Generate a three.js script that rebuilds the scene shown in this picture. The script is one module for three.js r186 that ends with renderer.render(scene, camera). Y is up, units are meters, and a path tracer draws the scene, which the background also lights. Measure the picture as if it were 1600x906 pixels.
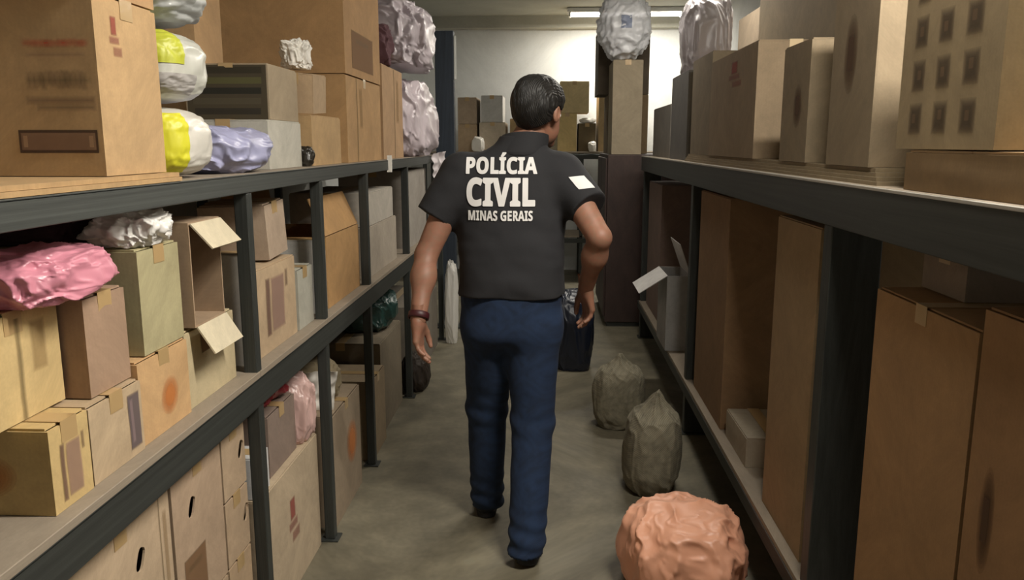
import * as THREE from 'three';
import { RectAreaLightUniformsLib } from 'three/addons/lights/RectAreaLightUniformsLib.js';
import { RoundedBoxGeometry } from 'three/addons/geometries/RoundedBoxGeometry.js';
import { mergeGeometries, mergeVertices } from 'three/addons/utils/BufferGeometryUtils.js';
import { MarchingCubes } from 'three/addons/objects/MarchingCubes.js';
import { ImprovedNoise } from 'three/addons/math/ImprovedNoise.js';

// ------------------------------------------------------------------ camera, light levels, exposure
RectAreaLightUniformsLib.init();
const scene = new THREE.Scene();
scene.background = new THREE.Color(0x000000);
const camera = new THREE.PerspectiveCamera(39.84, 1600 / 906, 0.05, 40);
camera.position.set(0, 1.53, 0);
{
  const a = Math.atan(0.0472), b = Math.atan(229 / 1250);
  camera.lookAt(-Math.sin(a) * Math.cos(b), 1.53 - Math.sin(b), -Math.cos(a) * Math.cos(b));
}
const renderer = new THREE.WebGLRenderer({ antialias: true });
renderer.toneMapping = THREE.LinearToneMapping;
renderer.toneMappingExposure = 3.1;
renderer.shadowMap.enabled = true;
const TUBE_LIGHT = 46, TUBE_GLOW = 2.2, TUBE_COLOR = 0xfff8ec;
// fluorescent fittings: [x centre, z, turn, strength]
const FITTINGS = [[1.0, -1.4, 0, 1.75], [0.9, -5.0, 0, 0.75], [0.8, -9.1, 0, 0.75]];

// ------------------------------------------------------------------ helpers
const rnd = (seed) => () => { seed |= 0; seed = (seed + 0x6d2b79f5) | 0; let t = Math.imul(seed ^ (seed >>> 15), 1 | seed); t = (t + Math.imul(t ^ (t >>> 7), 61 | t)) ^ t; return ((t ^ (t >>> 14)) >>> 0) / 4294967296; };
const IN = new ImprovedNoise();
const noise = (x, y, z) => IN.noise(x + 37.7, y + 11.3, z + 53.1);
const fbm = (x, y, z, o = 3) => { let s = 0, a = 0.5; for (let i = 0; i < o; i++) { s += a * noise(x, y, z); x *= 2.03; y *= 2.03; z *= 2.03; a *= 0.5; } return s; };
const clamp = (v, a, b) => Math.min(b, Math.max(a, v));
const V = (x, y, z) => new THREE.Vector3(x, y, z);
const taken = new Map();
function numbered(n) { const k = taken.get(n) || 0; taken.set(n, k + 1); return k ? n + '_' + String(k).padStart(3, '0') : n; }
function tag(o, label, category, group) { o.userData.label = label; o.userData.category = category; if (group) o.userData.group = group; return o; }
function thing(name, label, category, [x, y, z], group, turn = 0) {
  const o = new THREE.Group(); o.name = numbered(name); o.position.set(x, y, z); o.rotation.y = turn; scene.add(o);
  return tag(o, label, category, group);
}
function mesh(name, geo, mat, parent) {
  const m = new THREE.Mesh(geo, mat); m.castShadow = m.receiveShadow = true;
  m.name = parent === scene ? numbered(name) : name;
  if (parent) {
    let n = 0; for (const c of parent.children) if (c.userData.kindName === name) n++;
    m.userData.kindName = name; if (n && parent !== scene) m.name = name + '_' + String(n).padStart(3, '0');
    parent.add(m);
  }
  return m;
}
const moved = (g, x, y, z, rx = 0, ry = 0, rz = 0) => { g.applyMatrix4(new THREE.Matrix4().compose(V(x, y, z), new THREE.Quaternion().setFromEuler(new THREE.Euler(rx, ry, rz)), V(1, 1, 1))); return g; };
const rbox = (w, h, d, r = 0.003) => new RoundedBoxGeometry(w, h, d, 2, Math.min(r, w / 2.1, h / 2.1, d / 2.1));
const between = (x0, x1, y0, y1, z0, z1, r) => moved(rbox(x1 - x0, y1 - y0, z1 - z0, r), (x0 + x1) / 2, (y0 + y1) / 2, (z0 + z1) / 2);
function bare(g) { const o = new THREE.BufferGeometry(); const s = g.index ? g.toNonIndexed() : g; for (const k of ['position', 'normal', 'uv']) o.setAttribute(k, s.attributes[k]); return o; }
const join = (list) => mergeGeometries(list.map(bare));

// ------------------------------------------------------------------ textures
function dataTexture(n, fn, srgb = true) {
  const d = new Uint8Array(n * n * 4);
  for (let j = 0; j < n; j++) for (let i = 0; i < n; i++) { const c = fn(i / n, j / n), k = (j * n + i) * 4; d[k] = clamp(c[0], 0, 1) * 255; d[k + 1] = clamp(c[1], 0, 1) * 255; d[k + 2] = clamp(c[2], 0, 1) * 255; d[k + 3] = 255; }
  const t = new THREE.DataTexture(d, n, n); t.wrapS = t.wrapT = THREE.RepeatWrapping; t.magFilter = THREE.LinearFilter; t.minFilter = THREE.LinearMipmapLinearFilter; t.generateMipmaps = true;
  if (srgb) t.colorSpace = THREE.SRGBColorSpace; t.needsUpdate = true; return t;
}
// noise that tiles over the unit square (mapped on a torus)
const tile = (u, v, f, s) => { const a = u * Math.PI * 2, b = v * Math.PI * 2; return fbm(Math.cos(a) * f + s, Math.sin(a) * f + Math.cos(b) * f, Math.sin(b) * f - s, 3); };
const cardTex = dataTexture(512, (u, v) => {
  const b = 0.94 + 0.12 * tile(u, v, 0.7, 3) + 0.07 * tile(u, v, 4, 9) + 0.05 * tile(u, v, 22, 1), line = 0.004 * Math.sin(u * Math.PI * 2 * 64);
  return [b + line, b + line - 0.006, b + line - 0.015];
});
cardTex.repeat.set(1.6, 1.6);
const cardBump = dataTexture(256, (u, v) => { const b = 0.5 + 0.35 * Math.sin(u * Math.PI * 2 * 64) * 0.4 + 0.4 * tile(u, v, 3, 5); return [b, b, b]; }, false);
cardBump.repeat.set(1.6, 1.6);
const concreteTex = dataTexture(512, (u, v) => {
  const b = 0.84 + 0.3 * tile(u, v, 0.8, 3) + 0.18 * tile(u, v, 3, 7) + 0.1 * tile(u, v, 16, 2); return [b, b * 0.985, b * 0.95];
});
const concreteRough = dataTexture(256, (u, v) => { const b = 0.62 + 0.3 * tile(u, v, 1.4, 4); return [b, b, b]; }, false);
const plasterTex = dataTexture(256, (u, v) => { const b = 0.95 + 0.07 * tile(u, v, 1.2, 3) + 0.04 * tile(u, v, 14, 2); return [b, b, b]; });
const paintTex = dataTexture(256, (u, v) => { const b = 0.88 + 0.22 * tile(u, v, 1.5, 8) + 0.12 * tile(u, v, 12, 2); return [b, b, b]; });
const denimTex = dataTexture(512, (u, v) => { const t = 0.07 * Math.sin((u + v) * Math.PI * 2 * 90), b = 0.9 + t + 0.3 * tile(u, v, 1.1, 3) + 0.1 * tile(u, v, 20, 4); return [b, b, b]; });
const clothBump = dataTexture(256, (u, v) => { const b = 0.5 + 0.25 * Math.sin(u * Math.PI * 2 * 60) * Math.sin(v * Math.PI * 2 * 60) + 0.3 * tile(u, v, 4, 3); return [b, b, b]; }, false);
const skinTex = dataTexture(256, (u, v) => { const b = 0.95 + 0.1 * tile(u, v, 1.5, 6), r = 0.08 * tile(u, v, 4, 2); return [b + r, b - r * 0.5, b - r * 0.5]; });
const hairTex = dataTexture(256, (u, v) => { const b = 0.8 + 0.5 * tile(u, v * 0.999, 2, 6) + 0.25 * Math.sin(u * Math.PI * 2 * 50 + 6 * tile(u, v, 1, 2)); return [b, b, b]; });
const hairBump = dataTexture(256, (u, v) => { const b = 0.5 + 0.35 * Math.sin(u * Math.PI * 2 * 40 + 9 * tile(u, v, 1, 2)); return [b, b, b]; }, false);
function canvasTexture(w, h, draw) {
  const c = document.createElement('canvas'); c.width = w; c.height = h; const x = c.getContext('2d'); x.clearRect(0, 0, w, h); draw(x, w, h);
  const t = new THREE.CanvasTexture(c); t.colorSpace = THREE.SRGBColorSpace; return t;
}
function softBar(x, X, Y, w, h, rgb, a, soft = 6) { for (let i = 0; i < soft; i++) { const k = (i - soft / 2) * 2; x.fillStyle = `rgba(${rgb},${a / soft * 1.4})`; x.fillRect(X - k, Y - k, w + 2 * k, h + 2 * k); } }

// ------------------------------------------------------------------ materials
const std = (o) => new THREE.MeshStandardMaterial(o);
const cardMats = new Map();
function card(hex) {
  if (!cardMats.has(hex)) cardMats.set(hex, std({ color: new THREE.Color(hex).offsetHSL(0.004, -0.1, 0.02), map: cardTex, bumpMap: cardBump, bumpScale: 0.0002, roughness: 0.86 }));
  return cardMats.get(hex);
}
const tapeMat = (hex) => new THREE.MeshPhysicalMaterial({ color: hex, roughness: 0.3, clearcoat: 0.4 });
const TAPE = tapeMat(0xb5986c), TAPE_CLEAR = tapeMat(0xcdb894);
const film = (hex, thru = 0.25, rough = 0.38) => new THREE.MeshPhysicalMaterial({ color: hex, roughness: rough, transmission: thru, thickness: 0, clearcoat: 0.25, clearcoatRoughness: 0.35, side: THREE.DoubleSide });
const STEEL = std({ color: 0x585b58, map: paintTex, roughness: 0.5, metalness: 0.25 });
const STEEL_LIT_EDGE = std({ color: 0xc2bcb2, map: paintTex, roughness: 0.45, metalness: 0.1 });  // highlight from above painted into the upper right beam flanges as a paler colour
const STEEL_DARK = std({ color: 0x454845, map: paintTex, roughness: 0.5, metalness: 0.25 });
const DECK = std({ color: 0x988c7c, map: cardTex, roughness: 0.75 });
const WHITE_PAPER = std({ color: 0xe8e4dc, roughness: 0.8, side: THREE.DoubleSide });

// ------------------------------------------------------------------ the room
const X0 = -1.78, X1 = 1.78, ZB = -9.75, ZF = 2.2, CH = 2.97;
function structure(name, geo, mat) { const m = mesh(name, geo, mat, scene); m.userData.kind = 'structure'; m.userData.label = name.replace(/_/g, ' '); return m; }
function slab(x0, x1, y0, y1, z0, z1, scale) {
  const g = moved(new THREE.BoxGeometry(x1 - x0, y1 - y0, z1 - z0), (x0 + x1) / 2, (y0 + y1) / 2, (z0 + z1) / 2), p = g.attributes.position, n = g.attributes.normal, uv = g.attributes.uv;
  for (let i = 0; i < p.count; i++) { const X = p.getX(i), Y = p.getY(i), Z = p.getZ(i); if (Math.abs(n.getY(i)) > 0.5) uv.setXY(i, X * scale, Z * scale); else if (Math.abs(n.getX(i)) > 0.5) uv.setXY(i, Z * scale, Y * scale); else uv.setXY(i, X * scale, Y * scale); }
  return g;
}
structure('floor', slab(X0 - 0.2, X1 + 0.2, -0.15, 0, ZB - 0.2, ZF + 0.2, 0.45), std({ color: 0x858070, map: concreteTex, roughness: 0.9, roughnessMap: concreteRough }));
structure('ceiling', slab(X0 - 0.2, X1 + 0.2, CH, CH + 0.15, ZB - 0.2, ZF + 0.2, 0.5), std({ color: 0xa9aaa0, map: plasterTex, roughness: 0.95 }));
const WALL = std({ color: 0xdadcda, map: plasterTex, roughness: 0.92 });
structure('wall_left', slab(X0 - 0.2, X0, 0, CH, ZB, ZF, 0.5), WALL);
structure('wall_right', slab(X1, X1 + 0.2, 0, CH, ZB, ZF, 0.5), WALL);
structure('wall_back', slab(X0 - 0.2, X1 + 0.2, 0, CH, ZB - 0.2, ZB, 0.5), WALL);
structure('wall_front', slab(X0 - 0.2, X1 + 0.2, 0, CH, ZF, ZF + 0.2, 0.5), WALL);
structure('trim_1', slab(X0, X1, 2.84, CH, ZB, ZB + 0.16, 0.5), std({ color: 0xb4b3a8, map: plasterTex, roughness: 0.95 }));

// ------------------------------------------------------------------ lamps
function fitting(x, z, turn, k, label) {
  const t = thing('ceiling_light', label, 'ceiling light', [x, 2.885, z], 'fluorescent ceiling lights', turn);
  mesh('housing', moved(rbox(1.26, 0.05, 0.16, 0.01), 0, 0.058, 0), std({ color: 0xe6e6e2, roughness: 0.5 }), t);
  for (const s of [-1, 1]) {
    mesh('tube', moved(new THREE.CylinderGeometry(0.014, 0.014, 1.18, 20), 0, 0.015, s * 0.045, 0, 0, Math.PI / 2), std({ color: 0xffffff, emissive: TUBE_COLOR, emissiveIntensity: TUBE_GLOW, roughness: 0.4 }), t);
    mesh('lamp_holder', moved(rbox(0.022, 0.045, 0.14, 0.004), s * 0.602, 0.016, 0), std({ color: 0xdcdcd8, roughness: 0.5 }), t);
  }
  const l = new THREE.RectAreaLight(TUBE_COLOR, TUBE_LIGHT * k, 1.18, 0.12); l.position.set(0, -0.003, 0); l.rotation.x = -Math.PI / 2; t.add(l);
}
FITTINGS.forEach(([x, z, turn, k], i) => fitting(x, z, turn, k, ['fluorescent ceiling light above the near end of the aisle', 'fluorescent ceiling light over the middle of the aisle', 'bright fluorescent ceiling light near the white back wall'][i]));

// ------------------------------------------------------------------ racks
const LD1 = 0.886, LD2 = 1.447, RD1 = 0.30, RD2 = 1.435;
const LX0 = -1.62, LX = -0.83, RX = 0.72, RX1 = 1.52;
{
  const t = thing('storage_rack', 'long dark steel rack of cartons and bags left of the aisle', 'rack', [LX, 0, -2.6], 'long steel racks along the aisle');
  const o = (x0, x1, y0, y1, z0, z1, r) => moved(between(x0, x1, y0, y1, z0, z1, r), -LX, 0, 2.6);
  const Z = [0.6, -0.75, -2.185, -2.89, -3.63, -4.68, -6.15];
  for (const z of Z) {
    for (const x of [LX - 0.019, LX0 + 0.019]) {
      const p = mesh('post', o(x - 0.019, x + 0.019, 0.006, LD2 - 0.052, z - 0.019, z + 0.019, 0.003), STEEL_DARK, t);
      mesh('foot_plate', o(x - 0.035, x + 0.035, 0, 0.006, z - 0.035, z + 0.035, 0.001), STEEL_DARK, p);
    }
    for (const y of [LD1 - 0.07, LD2 - 0.045]) mesh('cross_bar', o(LX0 + 0.04, LX - 0.04, y, y + 0.03, z - 0.012, z + 0.012), STEEL_DARK, t);
  }
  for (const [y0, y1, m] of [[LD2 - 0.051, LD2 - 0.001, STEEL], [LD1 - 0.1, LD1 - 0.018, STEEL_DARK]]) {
    for (const x of [LX, LX0 + 0.02]) {
      mesh('beam', o(x - 0.004, x + 0.003, y0, y1, -6.2, 0.65, 0.0025), m, t);
      mesh('beam_flange', o(x - 0.035, x + 0.003, y1 - 0.005, y1, -6.2, 0.65, 0.001), m, t);
    }
  }
  for (let i = 0; i + 1 < Z.length; i++) {
    const a = Z[i + 1] + 0.002, b = Z[i] - 0.002;
    mesh('deck_board', o(LX0 + 0.02, LX + 0.004, LD1 - 0.018, LD1, a, b, 0.002), DECK, t);
    mesh('deck_board', o(LX0 + 0.02, LX - 0.006, LD2 - 0.0148, LD2, a, b, 0.002), DECK, t);
  }
}
{
  const t = thing('storage_rack', 'long dark steel rack with deep beam and thick post right of the aisle', 'rack', [RX, 0, -2.6], 'long steel racks along the aisle');
  const o = (x0, x1, y0, y1, z0, z1, r) => moved(between(x0, x1, y0, y1, z0, z1, r), -RX, 0, 2.6);
  const Z = [0.6, -0.8, -2.12, -4.15, -6.3];
  for (const z of Z) {
    for (const x of [RX + 0.072, RX1 - 0.072]) {
      const p = mesh('post', o(x - 0.066, x + 0.066, 0.006, RD2 - 0.114, z - 0.03, z + 0.03, 0.004), STEEL_DARK, t);
      mesh('foot_plate', o(x - 0.08, x + 0.08, 0, 0.006, z - 0.05, z + 0.05, 0.001), STEEL_DARK, p);
    }
    for (const y of [RD1 - 0.055, RD2 - 0.06]) mesh('cross_bar', o(RX + 0.14, RX1 - 0.14, y, y + 0.035, z - 0.012, z + 0.012), STEEL_DARK, t);
  }
  for (const [y0, y1] of [[RD2 - 0.113, RD2 - 0.001], [RD1 - 0.075, RD1 - 0.019]]) {
    for (const x of [RX, RX1 - 0.02]) {
      mesh('beam', o(x - 0.004, x + 0.004, y0, y1, -6.4, 0.65, 0.0025), STEEL_DARK, t);
      mesh('beam_flange', o(x - 0.0055, x + 0.045, y1 - 0.007, y1, -6.4, 0.65, 0.001), y0 > 1 ? STEEL_LIT_EDGE : STEEL, t);
    }
  }
  for (let i = 0; i + 1 < Z.length; i++) {
    const a = Z[i + 1] + 0.002, b = Z[i] - 0.002;
    mesh('deck_board', o(RX - 0.004, RX1 - 0.02, RD1 - 0.018, RD1, a, b, 0.002), DECK, t);
    mesh('deck_board', o(RX + 0.006, RX1 - 0.02, RD2 - 0.0148, RD2, a, b, 0.002), DECK, t);
  }
}
{
  const t = thing('steel_column', 'tall dark blue grey steel column at the far end of the left rack', 'column', [-0.85, 0, -6.6]);
  mesh('upright', moved(rbox(0.15, 2.4, 0.1, 0.006), 0, 1.206, 0), std({ color: 0x3b4450, map: paintTex, roughness: 0.55, metalness: 0.2 }), t);
  mesh('base_plate', moved(rbox(0.22, 0.012, 0.16, 0.002), 0, 0.006, 0), STEEL_DARK, t);
  mesh('cover_strip', moved(rbox(0.018, 0.34, 0.02, 0.004), 0.085, 2.2, 0.03), std({ color: 0xdfe0da, roughness: 0.6 }), t);
}
{
  const t = thing('storage_rack', 'low rack standing across the aisle against the white back wall', 'rack', [-0.1, 0, -9.3]);
  for (const x of [-1.3, -0.45, 0.45, 1.3]) for (const z of [-0.3, 0.3]) mesh('post', moved(rbox(0.04, 1.42, 0.04), x, 0.71, z), STEEL_DARK, t);
  for (const y of [0.5, 1.43]) {
    for (const z of [-0.3, 0.3]) mesh('beam', moved(rbox(2.66, 0.05, 0.02), 0, y - 0.045, z * 1.11), STEEL_DARK, t);
    mesh('deck_board', moved(rbox(2.66, 0.02, 0.64), 0, y + 0.0, 0), DECK, t);
  }
}

// ------------------------------------------------------------------ cartons
const printMat = (draw, w = 256, h = 256) => std({ map: canvasTexture(w, h, draw), transparent: true, roughness: 0.85, side: THREE.DoubleSide });
const PRINT = {
  redWords: printMat((x, w, h) => { const R = rnd(3); for (let i = 0; i < 11; i++) softBar(x, 12 + i * 20 + R() * 6, 36 + R() * 8, 16 + R() * 10, 26, '190,80,52', 0.22 + 0.2 * R(), 9); softBar(x, 14, 46, 226, 12, '190,90,60', 0.25, 9); softBar(x, 24, 98, 200, 10, '150,96,76', 0.25, 9); }, 256, 128),
  darkWords: printMat((x, w, h) => { const R = rnd(5); for (let i = 0; i < 12; i++) softBar(x, 14 + i * 18 + R() * 6, 18 + R() * 8, 7 + R() * 11, 34 + R() * 8, '92,74,58', 0.24 + 0.2 * R(), 8); softBar(x, 12, 38, 226, 10, '92,74,58', 0.22, 8); softBar(x, 10, 90, 236, 14, '116,92,76', 0.42, 8); softBar(x, 46, 112, 200, 9, '116,92,76', 0.36, 8); }, 256, 128),
  frame: printMat((x, w, h) => { x.fillStyle = 'rgba(130,96,84,0.55)'; x.fillRect(10, 10, w - 20, h - 20); x.lineWidth = 7; x.strokeStyle = 'rgba(70,48,34,0.85)'; x.strokeRect(8, 8, w - 16, h - 16); x.fillStyle = 'rgba(190,160,125,0.5)'; x.fillRect(18, 18, 14, h - 36); x.fillRect(w - 32, 18, 14, h - 36); }, 256, 64),
  squares: printMat((x, w, h) => { const R = rnd(11); for (let i = 0; i < 3; i++) for (let j = 0; j < 4; j++) { const X = 30 + i * 76, Y = 22 + j * 60; softBar(x, X, Y, 34, 36, '74,58,38', 0.75); x.fillStyle = 'rgba(120,96,66,0.45)'; x.fillRect(X + 6 + R() * 8, Y + 6 + R() * 8, 12, 14); } }),
  panel: printMat((x, w, h) => { softBar(x, 50, 26, 26, 200, '110,84,68', 0.75); softBar(x, 90, 30, 96, 190, '150,122,108', 0.55); softBar(x, 200, 20, 18, 60, '110,84,68', 0.5); }),
  purplePanel: printMat((x, w, h) => { softBar(x, 40, 20, 170, 215, '104,88,92', 0.85); softBar(x, 70, 40, 40, 170, '150,132,130', 0.4); }),
  orange: printMat((x, w, h) => { x.fillStyle = 'rgba(205,120,50,0.12)'; for (let i = 0; i < 8; i++) { x.beginPath(); x.arc(120, 120, 105 - i * 9, 0, 7); x.fill(); } }),
  mark: printMat((x, w, h) => { softBar(x, 90, 30, 50, 80, '150,70,62', 0.75); softBar(x, 70, 120, 90, 30, '150,84,76', 0.5); softBar(x, 100, 165, 80, 40, '150,84,76', 0.45); }),
  bands: printMat((x, w, h) => { for (let j = 0; j < 5; j++) { x.fillStyle = j ? 'rgba(0,0,0,0)' : 'rgba(70,60,42,0.88)'; x.fillRect(0, 0, w, h); x.fillStyle = ['rgba(40,36,20,0.7)', 'rgba(92,92,46,0.6)', 'rgba(26,24,16,0.8)', 'rgba(80,76,60,0.4)', 'rgba(34,30,22,0.7)'][j]; x.fillRect(6 + j * 4, 10 + j * 48, w - 20 - j * 6, 30); } }),
  blot: printMat((x, w, h) => { x.fillStyle = 'rgba(90,62,40,0.16)'; for (let i = 0; i < 7; i++) { x.beginPath(); x.ellipse(128, 128, 60 - i * 6, 105 - i * 10, 0, 0, 7); x.fill(); } softBar(x, 100, 80, 50, 90, '78,56,38', 0.5); }),
  brownPanel: printMat((x, w, h) => { softBar(x, 20, 20, 216, 216, '128,98,66', 0.9); softBar(x, 60, 60, 130, 24, '100,76,50', 0.5); }),
  stripe: printMat((x, w, h) => { softBar(x, 100, 0, 12, 256, '120,100,62', 0.6); softBar(x, 150, 30, 50, 120, '150,120,80', 0.3); }),
  shapes: printMat((x, w, h) => { x.fillStyle = 'rgba(96,58,36,0.7)'; x.beginPath(); x.ellipse(120, 70, 80, 52, 0, 0, 7); x.fill(); softBar(x, 40, 150, 170, 90, '100,66,34', 0.7); }),
};
function panelShift(u, v, amp, seed) { return amp * Math.sin(Math.PI * clamp(u, 0, 1)) * Math.sin(Math.PI * clamp(v, 0, 1)) * (0.55 + 1.3 * noise(u * 1.6 + seed, v * 1.6, seed * 1.7)); }
function panel(w, h, t, amp, seed, n = 8) {
  const g = new THREE.BoxGeometry(w, h, t, n, n, 1), p = g.attributes.position, uv = g.attributes.uv;
  for (let i = 0; i < p.count; i++) {
    const X = p.getX(i), Y = p.getY(i);
    p.setZ(i, p.getZ(i) + panelShift(X / w + 0.5, Y / h + 0.5, amp, seed)); uv.setXY(i, X + seed * 0.37, Y + seed * 0.21);
  }
  g.computeVertexNormals(); return g;
}
function slotPanel(w, h, t, cx, cy, sw, sh, turn = 0) {
  const s = new THREE.Shape([[-w / 2, -h / 2], [w / 2, -h / 2], [w / 2, h / 2], [-w / 2, h / 2]].map((q) => new THREE.Vector2(...q))), k = new THREE.Path();
  for (let i = 0; i < 20; i++) {
    const a = -(i / 20) * Math.PI * 2, ca = Math.cos(a), sa = Math.sin(a);
    const X = Math.sign(ca) * Math.pow(Math.abs(ca), 0.6) * sw / 2, Y = Math.sign(sa) * Math.pow(Math.abs(sa), 0.6) * sh / 2;
    const q = [cx + X * Math.cos(turn) - Y * Math.sin(turn), cy + X * Math.sin(turn) + Y * Math.cos(turn)]; i ? k.lineTo(...q) : k.moveTo(...q);
  }
  s.holes.push(k); return new THREE.ExtrudeGeometry(s, { depth: t, bevelEnabled: false }).translate(0, 0, -t / 2);
}
let cartonSeed = 1;
function carton(label, [x0, x1], [y0, y1], [z0, z1], o = {}) {
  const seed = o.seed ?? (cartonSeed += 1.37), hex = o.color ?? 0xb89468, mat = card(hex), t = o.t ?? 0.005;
  const W = x1 - x0, H = y1 - y0 - 0.0008, D = z1 - z0, cx = (x0 + x1) / 2, cz = (z0 + z1) / 2;
  const g = thing(o.name || 'cardboard_carton', label, o.category || 'carton', [cx, y0 + 0.0008, cz], o.group, o.turn || 0);
  let w = W, h = H, d = D;
  if (o.mouth === '+x') { w = H; h = W; g.position.set(x0, y0 + H / 2, cz); g.rotation.set(0, 0, -Math.PI / 2); }
  if (o.mouth === '-x') { w = H; h = W; g.position.set(x1, y0 + H / 2, cz); g.rotation.set(0, 0, Math.PI / 2); }
  if (o.lean) g.rotation.set(...o.lean);
  const wallH = h - t, amp = o.amp ?? 0.003, yc = wallH / 2;
  const place = { px: [w / 2 - t / 2, 0, Math.PI / 2, d], nx: [-w / 2 + t / 2, 0, -Math.PI / 2, d], pz: [0, d / 2 - t / 2, 0, w - 2 * t], nz: [0, -d / 2 + t / 2, Math.PI, w - 2 * t] };
  const seeds = { px: seed, nx: seed + 7.1, pz: seed + 3.3, nz: seed + 5.7 }, walls = [];
  for (const k of ['px', 'nx', 'pz', 'nz']) {
    const [X, Z, r, len] = place[k], hole = o.slots?.[k];
    let q = hole ? slotPanel(len, wallH, t, ...hole) : panel(len, wallH, t, amp, seeds[k]);
    walls.push(moved(q, X, yc, Z, 0, r, 0));
  }
  walls.push(moved(panel(w - 2 * t, d - 2 * t, t, 0, seed), 0, t / 2 + 0.0005, 0, -Math.PI / 2, 0, 0));
  mesh('body', join(walls), mat, g);
  // flaps: angle 0 lies shut, 90 stands up, 180 lies out, 270 hangs down
  const open = o.open, L = Math.min(w, d) / 2, flaps = open ? open : w > d ? { pz: 0, nz: 0 } : { px: 0, nx: 0 };
  for (const k in flaps) {
    const [X, Z, , len] = place[k], out = k[0] === 'p' ? 1 : -1, fl = panel(len - 0.004, (o.flap ?? L) - 0.002, t * 0.8, open ? 0.003 : 0.001, seed + 2, 5).translate(0, (o.flap ?? L) / 2, 0);
    const m = mesh('flap', fl, o.flapColor ? card(o.flapColor) : mat, g), a = THREE.MathUtils.degToRad(90 - flaps[k]);
    m.position.set(k[1] === 'x' ? X : 0, wallH + t * 0.55, k[1] === 'z' ? Z : 0);
    if (k[1] === 'x') { m.rotation.order = 'ZYX'; m.rotation.set(0, Math.PI / 2, out * a); } else m.rotation.set(-out * a, 0, 0);
  }
  if (!open && o.tape !== null) {
    const along = w > d ? 'x' : 'z', len = along === 'x' ? w : d, tp = 0.048, T = o.tape || TAPE;
    const bits = [moved(new THREE.BoxGeometry(along === 'x' ? len + 0.003 : tp, 0.0008, along === 'x' ? tp : len + 0.003), 0, h + 0.0012, 0)];
    for (const s of [-1, 1]) bits.push(moved(new THREE.BoxGeometry(along === 'x' ? 0.0008 : tp, 0.04, along === 'x' ? tp : 0.0008), along === 'x' ? s * (w / 2 + 0.0009) : 0, h - 0.019, along === 'x' ? 0 : s * (d / 2 + 0.0009)));
    mesh('tape', join(bits), T, g);
  }
  for (const [k, kind, u0, v0, u1, v1] of o.prints || []) {
    const [X, Z, r, len] = place[k], pw = (u1 - u0) * len, ph = (v1 - v0) * wallH, q = new THREE.PlaneGeometry(pw, ph, 8, 8).translate(((u0 + u1) / 2 - 0.5) * len, ((v0 + v1) / 2 - 0.5) * wallH, 0), p = q.attributes.position;
    for (let i = 0; i < p.count; i++) p.setZ(i, t / 2 + 0.0012 + (o.slots?.[k] ? 0 : panelShift(p.getX(i) / len + 0.5, p.getY(i) / wallH + 0.5, amp, seeds[k])));
    mesh('print', moved(q, X, yc, Z, 0, r, 0), PRINT[kind], g);
  }
  return g;
}

// ------------------------------------------------------------------ plastic bags, bundles and paper
function sackGeometry(rx, ry, rz, { seed = 1, fold = 0.1, freq = 2.2, square = 0.75, neck = 0, lean = 0, seg = 128, droop = 0 } = {}) {
  const g = new THREE.SphereGeometry(1, seg, Math.round(seg * 0.7)), p = g.attributes.position, uv = g.attributes.uv, R = rnd(Math.round(seed * 97) + 5), facets = [];
  for (let i = 0; i < 34; i++) { const yy = R() * 2 - 1, t = R() * 6.2832, q = Math.sqrt(1 - yy * yy); facets.push([q * Math.cos(t), yy, q * Math.sin(t), 0.84 + 0.14 * R()]); }
  for (let i = 0; i < p.count; i++) {
    const nx = p.getX(i), ny = p.getY(i), nz = p.getZ(i), e = (v, k) => Math.sign(v) * Math.pow(Math.abs(v), k);
    let X = e(nx, square), Y = e(ny, square * 0.95), Z = e(nz, square);
    const a = fbm(nx * freq * 0.6 + seed, ny * freq * 0.5, nz * freq * 0.6 - seed, 2), warp = 0.7 * a;
    const ridge = (q) => { const v = Math.max(0, 1 - Math.abs(q) * 3.2); return v * v; };
    const r1 = ridge(noise(nx * freq * 0.9 + seed * 2 + warp, ny * freq * 0.55 + warp, nz * freq * 0.9)), r2 = ridge(noise(nx * freq * 2.1 - seed + warp, ny * freq * 1.1 - warp, nz * freq * 2.1));
    let poly = 9; for (const f of facets) { const q = f[0] * nx + f[1] * ny + f[2] * nz; if (q > 0.2) poly = Math.min(poly, f[3] / q); }
    const k = 1 + fold * (1.1 * a + 0.42 * r1 + 0.16 * r2 - 0.15) + 0.55 * fold / 0.2 * (clamp(poly, 0.8, 1.08) - 1);
    X *= k; Z *= k; Y = Y > 0 ? Y * k : Math.max(-0.82, Y * k);
    if (neck > 0 && ny > 0.72) { const q = (ny - 0.72) / 0.28, s = 1 - 0.72 * q, pleat = 1 + 0.18 * q * Math.sin(Math.atan2(nz, nx) * 11 + seed); X *= s * pleat; Z *= s * pleat; Y += q * q * neck; }
    if (droop && X > 0) Y -= droop * X * X * Math.max(0, 0.4 + ny);
    p.setXYZ(i, X * rx + lean * (Y + 0.82) * ry, (Y + 0.82) * ry, Z * rz); uv.setXY(i, X * rx * 2, Y * ry * 2);
  }
  const q = mergeVertices(g, 1e-5); q.computeVertexNormals(); return q;
}
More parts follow.
